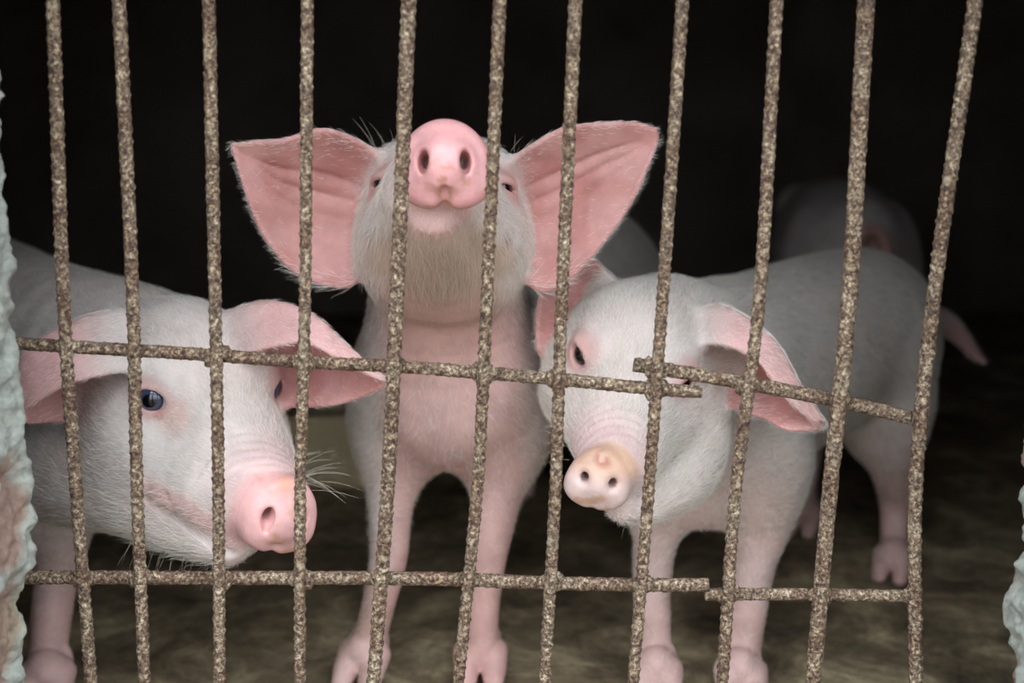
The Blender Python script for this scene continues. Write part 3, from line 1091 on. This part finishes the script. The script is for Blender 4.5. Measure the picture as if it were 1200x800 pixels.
# ---- pig at the left bars, head low and turned to the right -----------------
M = Model()
sn = P(331, 607, 0.030)
fr = Frame(P(176, 470, 0.098), P(305, 457, 0.162), sn)
fr.k *= 1.08
W = fr.w
M.add(Tube([((-.500, .36, .285), .105, .110), ((-.575, .50, .280), .112, .122), ((-.700, .68, .280), .120, .122),
            ((-.820, .84, .288), .116, .116), ((-.870, .92, .285), .085, .090)], (1, .7, 0)), 0.03)
M.add(Tube([(W(0, -.02, -.05), .060, .060), (P(165, 430, .235), .078, .072), (P(100, 430, .29), .096, .092), ((-.505, .38, .290), .108, .112)], (1, .3, 0)), 0.03)
M.add(Ell(P(20, 560, .31), (.07, .06, .07)), 0.04)
JAWB = Tube([(P(88, 545, .195), .058, .056), (P(150, 566, .140), .045, .043), (P(212, 606, .095), .030, .029), (P(268, 642, .055), .015, .014)], (1, .4, 0))
M.add(JAWB, .02)
for fx in (-.580, -.455):
    M.add(Ell((fx, .36, .235), (.046, .06, .085)), 0.03)
leg(M, [((-.452, .34, .215), .044), (P(72, 630, .290), .027), (P(65, 680, .265), .0205), (P(60, 725, .250), .0190), (P(56, 775, .238), .0170)], XU(54, .215, .01), .215, (.1, -1), .0185)
leg(M, [((-.590, .35, .215), .044), ((-.588, .325, .160), .029), ((-.590, .305, .115), .0215), ((-.590, .295, .085), .0195), ((-.590, .285, .050), .0170)], -.590, .265, (.1, -1), .0185)
for s in (-1, 1):
    hx = -.80 + s * .070
    M.add(Ell((hx, .82, .25), (.06, .08, .10)), 0.04)
    leg(M, [((hx, .82, .20), .055), ((hx, .85, .14), .032), ((hx, .865, .10), .022), ((hx, .85, .05), .017)], hx, .84, (.5, -1), .018)
M.add(Tube([((-.91, .98, .33), .014, .014), ((-.95, 1.03, .31), .009, .009), ((-.95, 1.06, .25), .006, .006)], (1, 0, 0)), 0.02)
n = nrm((0.42, -1, -0.12))
dax = pig_head(M, fr, sn, n, .0285, .0315, UPV * .97 + RGT * .22, .46, 1.12, .45, 1.2, .10)
mp = [M.trace(u, v) for u, v in ((194, 578), (203, 597), (222, 616), (247, 634), (270, 648))]
M.cut(Tube([(p, r, r * .8) for p, r in zip(mp, (.0012, .0028, .0032, .0032, .0030))], (0, 1, 0)), .004)
earL = Sheet(rows_px([
    [(155, 430, .090), (146, 395, .105), (140, 366, .130), (118, 420, .165), (130, 480, .155)],
    [(110, 439, .080), (104, 405, .095), (102, 374, .120), (80, 425, .155), (92, 488, .145)],
    [(73, 450, .075), (66, 420, .085), (62, 392, .105), (45, 435, .135), (58, 492, .130)],
    [(38, 472, .075), (32, 440, .082), (28, 415, .095), (15, 450, .115), (28, 494, .115)],
    [(8, 492, .082), (4, 480, .084), (2, 472, .087), (0, 482, .092), (3, 495, .094)]]), .0038, .0024)
earR = Sheet(rows_px([
    [(258, 422, .130), (255, 398, .145), (254, 378, .165), (280, 420, .190), (288, 465, .170)],
    [(290, 412, .108), (286, 384, .125), (285, 364, .150), (315, 420, .185), (318, 471, .160)],
    [(322, 404, .095), (320, 378, .115), (322, 358, .140), (348, 420, .175), (345, 474, .150)],
    [(360, 400, .088), (362, 383, .102), (368, 374, .120), (388, 425, .150), (386, 473, .130)],
    [(400, 421, .086), (402, 412, .092), (406, 408, .102), (418, 440, .122), (418, 465, .112)],
    [(444, 444, .090), (446, 443, .092), (448, 444, .094), (451, 447, .098), (446, 453, .098)]]), .0038, .0024)
M.add(earL, .014); M.add(earR, .014)
eyes = []
for (u, v), s, fc in (((177, 468), -1, -fr.L * .60 + fr.A * .62 + fr.U * .1), ((304, 456), 1, fr.L * .62 + fr.A * .68)):
    p = M.trace(u, v)
    if s > 0: p = M.march(W(0.01, .010, .004), fr.L * .92 + fr.A * .30)
    eyes.append(eye_hole(M, fr, p, fc, 0, 1.5, 1.2))


def look_left(V, vn, C, wet, dens, length, hcol, flow):
    l, u, a = fr.loc(V)
    head = sstep(-.16, -.08, a)
    flow = lerp(flow, -fr.A - .25 * UPV, head)
    C = lerp(C, srgb(140, 84, 60), near_point(V, M.trace(187, 486), .002, .007) * .7)
    C = lerp(C, srgb(206, 160, 150), near_point(V, M.trace(205, 488), .006, .022) * .6)
    t1020 = near_point(V, M.trace(318, 617), .001, .008) * sstep(.1, .4, vnoise(V, 300, 52)) * .9
    POST.append(lambda c: lerp(c, srgb(170, 118, 70), t1020))
    t8374 = near_point(V, M.trace(335, 566), .003, .014) * .7
    POST.append(lambda c: lerp(c, srgb(214, 158, 132), t8374))
    mouth = sstep(.02, .05, a) * sstep(-.035, -.050, u) * sstep(-.075, -.060, u)
    C = lerp(C, srgb(226, 172, 168), mouth * .7)
    beard = sstep(.0, .03, a) * sstep(.12, .10, a) * sstep(-.055, -.07, u)
    length = length + beard * .012
    return C, wet, dens, length, hcol, flow


PIG_B = finish_pig('pig', 'white pig lowering its head and poking its snout at the lower bar beside the wall', 'pigs in the pen', M, .0024, (-.52, .35), fr, eyes,
           [(earL, 1, (-1, -.2, -.6), EARPINK), (earR, -1, (1, -.3, -.5), EARPINK)], (sn, dax, .0285, .0315, srgb(218, 170, 168)), look_left, 110000,
           back=(-.5, .8, -.4), eye_r=.0135)

# ---- pig on the right, head lowered and tilted ------------------------------
M = Model()
sn = P(701, 564, 0.050)
fr = Frame(P(677, 415, 0.155), P(804, 448, 0.150), sn)
W = fr.w
M.add(Tube([((.200, .33, .278), .088, .098), ((.260, .42, .276), .098, .106), ((.340, .52, .280), .102, .106),
            ((.420, .61, .288), .102, .100), ((.450, .66, .285), .078, .084)], (1, -.8, 0)), 0.03)
M.add(Tube([(W(0, -.02, -.05), .058, .058), (P(775, 408, .245), .072, .068), (P(812, 432, .29), .082, .078), ((.205, .36, .282), .090, .098)], (1, -.3, 0)), 0.03)
M.add(Ell(P(830, 560, .30), (.062, .050, .050)), 0.04)
M.add(Tube([(P(788, 500, .200), .052, .050), (P(792, 550, .165), .036, .034), (P(760, 586, .115), .020, .018), (P(728, 596, .085), .012, .011)], (1, 0, 0)), .02)
for p in ((.145, .335, .225), (.250, .315, .225)):
    M.add(Ell(p, (.040, .052, .075)), 0.03)
leg(M, [((.140, .325, .205), .038), (P(768, 620, .30), .0235), (P(765, 660, .285), .0195), (P(764, 710, .270), .0180), (P(767, 765, .252), .0165)], XU(769, .228, .01), .228, (-.1, -1), .0175)
leg(M, [((.252, .305, .205), .040), (P(893, 620, .295), .0260), (P(884, 660, .28), .0205), (P(877, 710, .265), .0185), (P(870, 765, .248), .0168)], XU(868, .224, .01), .224, (-.1, -1), .0175)
M.add(Ell((.445, .56, .23), (.055, .06, .09)), 0.04)
M.add(Ell((.380, .66, .23), (.055, .06, .09)), 0.04)
leg(M, [((.450, .555, .195), .048), (P(1045, 540, .56), .029), (P(1050, 590, .58), .0200), (P(1047, 640, .56), .0160)], XU(1046, .53, .01), .53, (-.5, -1), .0170)
leg(M, [((.380, .68, .195), .045), ((.392, .71, .14), .028), ((.400, .725, .10), .020), ((.395, .71, .05), .016)], .390, .69, (-.5, -1), .0170)
M.add(Tube([(P(1078, 376, .68), .022, .022), (P(1104, 378, .69), .0165, .0165), (P(1123, 392, .695), .0115, .0115), (P(1138, 410, .70), .0075, .0075), (P(1152, 423, .70), .0040, .0040)], (1, 0, 0)), 0.02)
n = nrm((-0.10, -1, -0.06))
dax = pig_head(M, fr, sn, n, .0245, .0255, UPV * .97 + RGT * .20, .46, 1.14, .15, .85, .20)
earL = Sheet(rows_px([
    [(682, 398, .195), (690, 372, .215), (700, 345, .225), (714, 326, .220)],
    [(660, 404, .195), (665, 368, .225), (675, 330, .235), (692, 302, .225)],
    [(642, 415, .195), (642, 372, .215), (648, 330, .225), (664, 298, .220)],
    [(630, 408, .195), (630, 380, .205), (633, 350, .212), (640, 320, .210)]]), .0036, .0024)
earR = Sheet(rows_px([
    [(816, 400, .165), (814, 384, .180), (816, 370, .200), (840, 415, .235), (826, 464, .205)],
    [(840, 400, .147), (839, 380, .162), (842, 362, .186), (876, 417, .220), (852, 471, .190)],
    [(866, 408, .132), (866, 388, .145), (872, 374, .168), (902, 425, .200), (872, 480, .170)],
    [(893, 426, .120), (898, 412, .128), (908, 404, .142), (922, 448, .168), (900, 490, .148)],
    [(918, 462, .115), (925, 452, .120), (933, 448, .128), (942, 474, .142), (922, 502, .132)],
    [(954, 494, .118), (959, 490, .120), (963, 492, .122), (964, 497, .126), (956, 503, .126)]]), .0036, .0023)
M.add(earL, .014); M.add(earR, .014)
eyes = []
for (u, v), s in (((679, 416), -1), ((804, 448), 1)):
    p = M.trace(u, v)
    eyes.append(eye_hole(M, fr, p, s * fr.L * .72 + fr.A * .6, s * .25, 1.3, 1.1))


TOPC = []


def look_right(V, vn, C, wet, dens, length, hcol, flow):
    l, u, a = fr.loc(V)
    head = sstep(-.16, -.08, a)
    flow = lerp(flow, -fr.A - .2 * UPV, head)
    spot = near_point(V, sn + dax[1] * .0185, .004, .010)
    qd = V - sn
    plate = sstep(-.017, -.011, qd @ dax[2]) * sstep(.036, .031, np.linalg.norm(qd, axis=1))
    TOPC.append(plate * sstep(-.002, .014, qd @ dax[1]))
    chest = sstep(.42, .34, V[:, 1]) * sstep(.26, .20, V[:, 2]) * sstep(.10, .15, V[:, 2])
    C = lerp(C, srgb(210, 172, 162), chest * .6)
    C = lerp(C, srgb(214, 150, 150), near_point(V, P(1130, 398, .695), .03, .075) * .9)
    POST.append(lambda c: lerp(lerp(c, srgb(212, 172, 146), TOPC[0] * .8), srgb(170, 96, 70), spot * sstep(-.3, .2, vnoise(V, 200, 53)) * .75))
    return C, wet, dens * (1 + .3 * head), length, hcol, flow


PIG_C = finish_pig('pig', 'white pig looking straight out through the bars with its head tilted, grey body behind', 'pigs in the pen', M, .0024, (.25, .4), fr, eyes,
           [(earL, -1, (-1, 0, -.2), EARPINK), (earR, -1, (1, -.3, -.7), EARPINK)], (sn, dax, .0245, .0255, srgb(216, 190, 184)), look_right, 120000,
           back=(.6, .8, -.4), blue=(24, 20, 20))

# ---- pig deep in the pen, rump towards us -----------------------------------
M = Model()
M.add(Tube([((.592, 1.22, .325), .085, .090), ((.602, 1.34, .310), .108, .122), ((.64, 1.55, .295), .118, .128),
            ((.69, 1.78, .290), .108, .118), ((.72, 1.92, .300), .080, .090)], (1, -.2, 0)), 0.03)
M.add(Tube([((.72, 1.92, .30), .075, .080), ((.74, 2.04, .28), .062, .062), ((.75, 2.13, .24), .040, .042), ((.755, 2.20, .20), .028, .028)], (1, 0, 0)), 0.03)
for s in (-1, 1):
    hx = .598 + s * .072
    M.add(Ell((hx, 1.27, .275), (.052, .080, .115)), 0.03)
    leg(M, [((hx, 1.28, .20), .055), ((hx, 1.27, .14), .034), ((hx, 1.255, .10), .022), ((hx, 1.27, .05), .017)], hx, 1.285, (-.1, 1), .018)
    hx = .70 + s * .06
    leg(M, [((hx, 1.82, .22), .045), ((hx, 1.82, .14), .028), ((hx, 1.82, .10), .021), ((hx, 1.82, .05), .017)], hx, 1.83, (-.1, 1), .018)
    M.add(Ell((.735 + s * .06, 1.99, .34), (.05, .012, .045)), 0.012)
curl = [(P(1022 + 17 * math.cos(t), 292 - 24 * math.sin(t), 1.105 - .006 * t), .0105 - .0009 * t, .0105 - .0009 * t) for t in np.linspace(-1.4, 4.4, 9)]
M.add(Tube([(P(1018, 330, 1.16), .015, .015)] + curl, (0, 1, 0), 3), 0.012)
def look_far(V, vn, C, wet, dens, length, hcol, flow):
    t = near_point(V, P(1022, 292, 1.10), .045, .06)
    return lerp(C, srgb(216, 176, 164), t), wet, dens * (1 - t), length, hcol, flow


finish_pig('pig', 'pig deep in the dark pen with its rump and curled tail turned to the bars', 'pigs in the pen', M, .0050, (.55, 1.5), look=look_far, hairs=8000, back=(0, -1, -.4))

whiskers(PIG_A, (-.05, .3), fan(7, (444, 200), (462, 190), (412, 140), (458, 155), .15, .13) + fan(4, (590, 190), (600, 195), (600, 160), (628, 168), .15, .13)
         + fan(10, (490, 290), (560, 290), (480, 360), (560, 365), .06, .10))
whiskers(PIG_B, (-.52, .35), fan(9, (338, 540), (350, 570), (378, 525), (412, 560), .07, .07) + fan(7, (338, 550), (352, 578), (395, 590), (425, 575), .07, .06) + fan(22, (165, 615), (275, 650), (140, 668), (262, 690), .09, .08))
whiskers(PIG_C, (.25, .4), fan(9, (664, 480), (664, 545), (632, 470), (636, 548), .11, .11) + fan(10, (745, 585), (790, 590), (730, 622), (800, 640), .11, .11))

# ---- added block, its pale colour standing in for light on the pen floor ---------------------------------------
bl = box('light_patch_block', (-.335, .88, -.004), (-.165, .98, .108), wall_material('light_patch_beige', srgb(196, 176, 136), srgb(226, 208, 168), 14))
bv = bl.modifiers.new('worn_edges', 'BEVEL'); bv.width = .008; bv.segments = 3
tag(bl, 'pale beige block standing in for a patch of light on the pen floor behind the pigs', 'block')
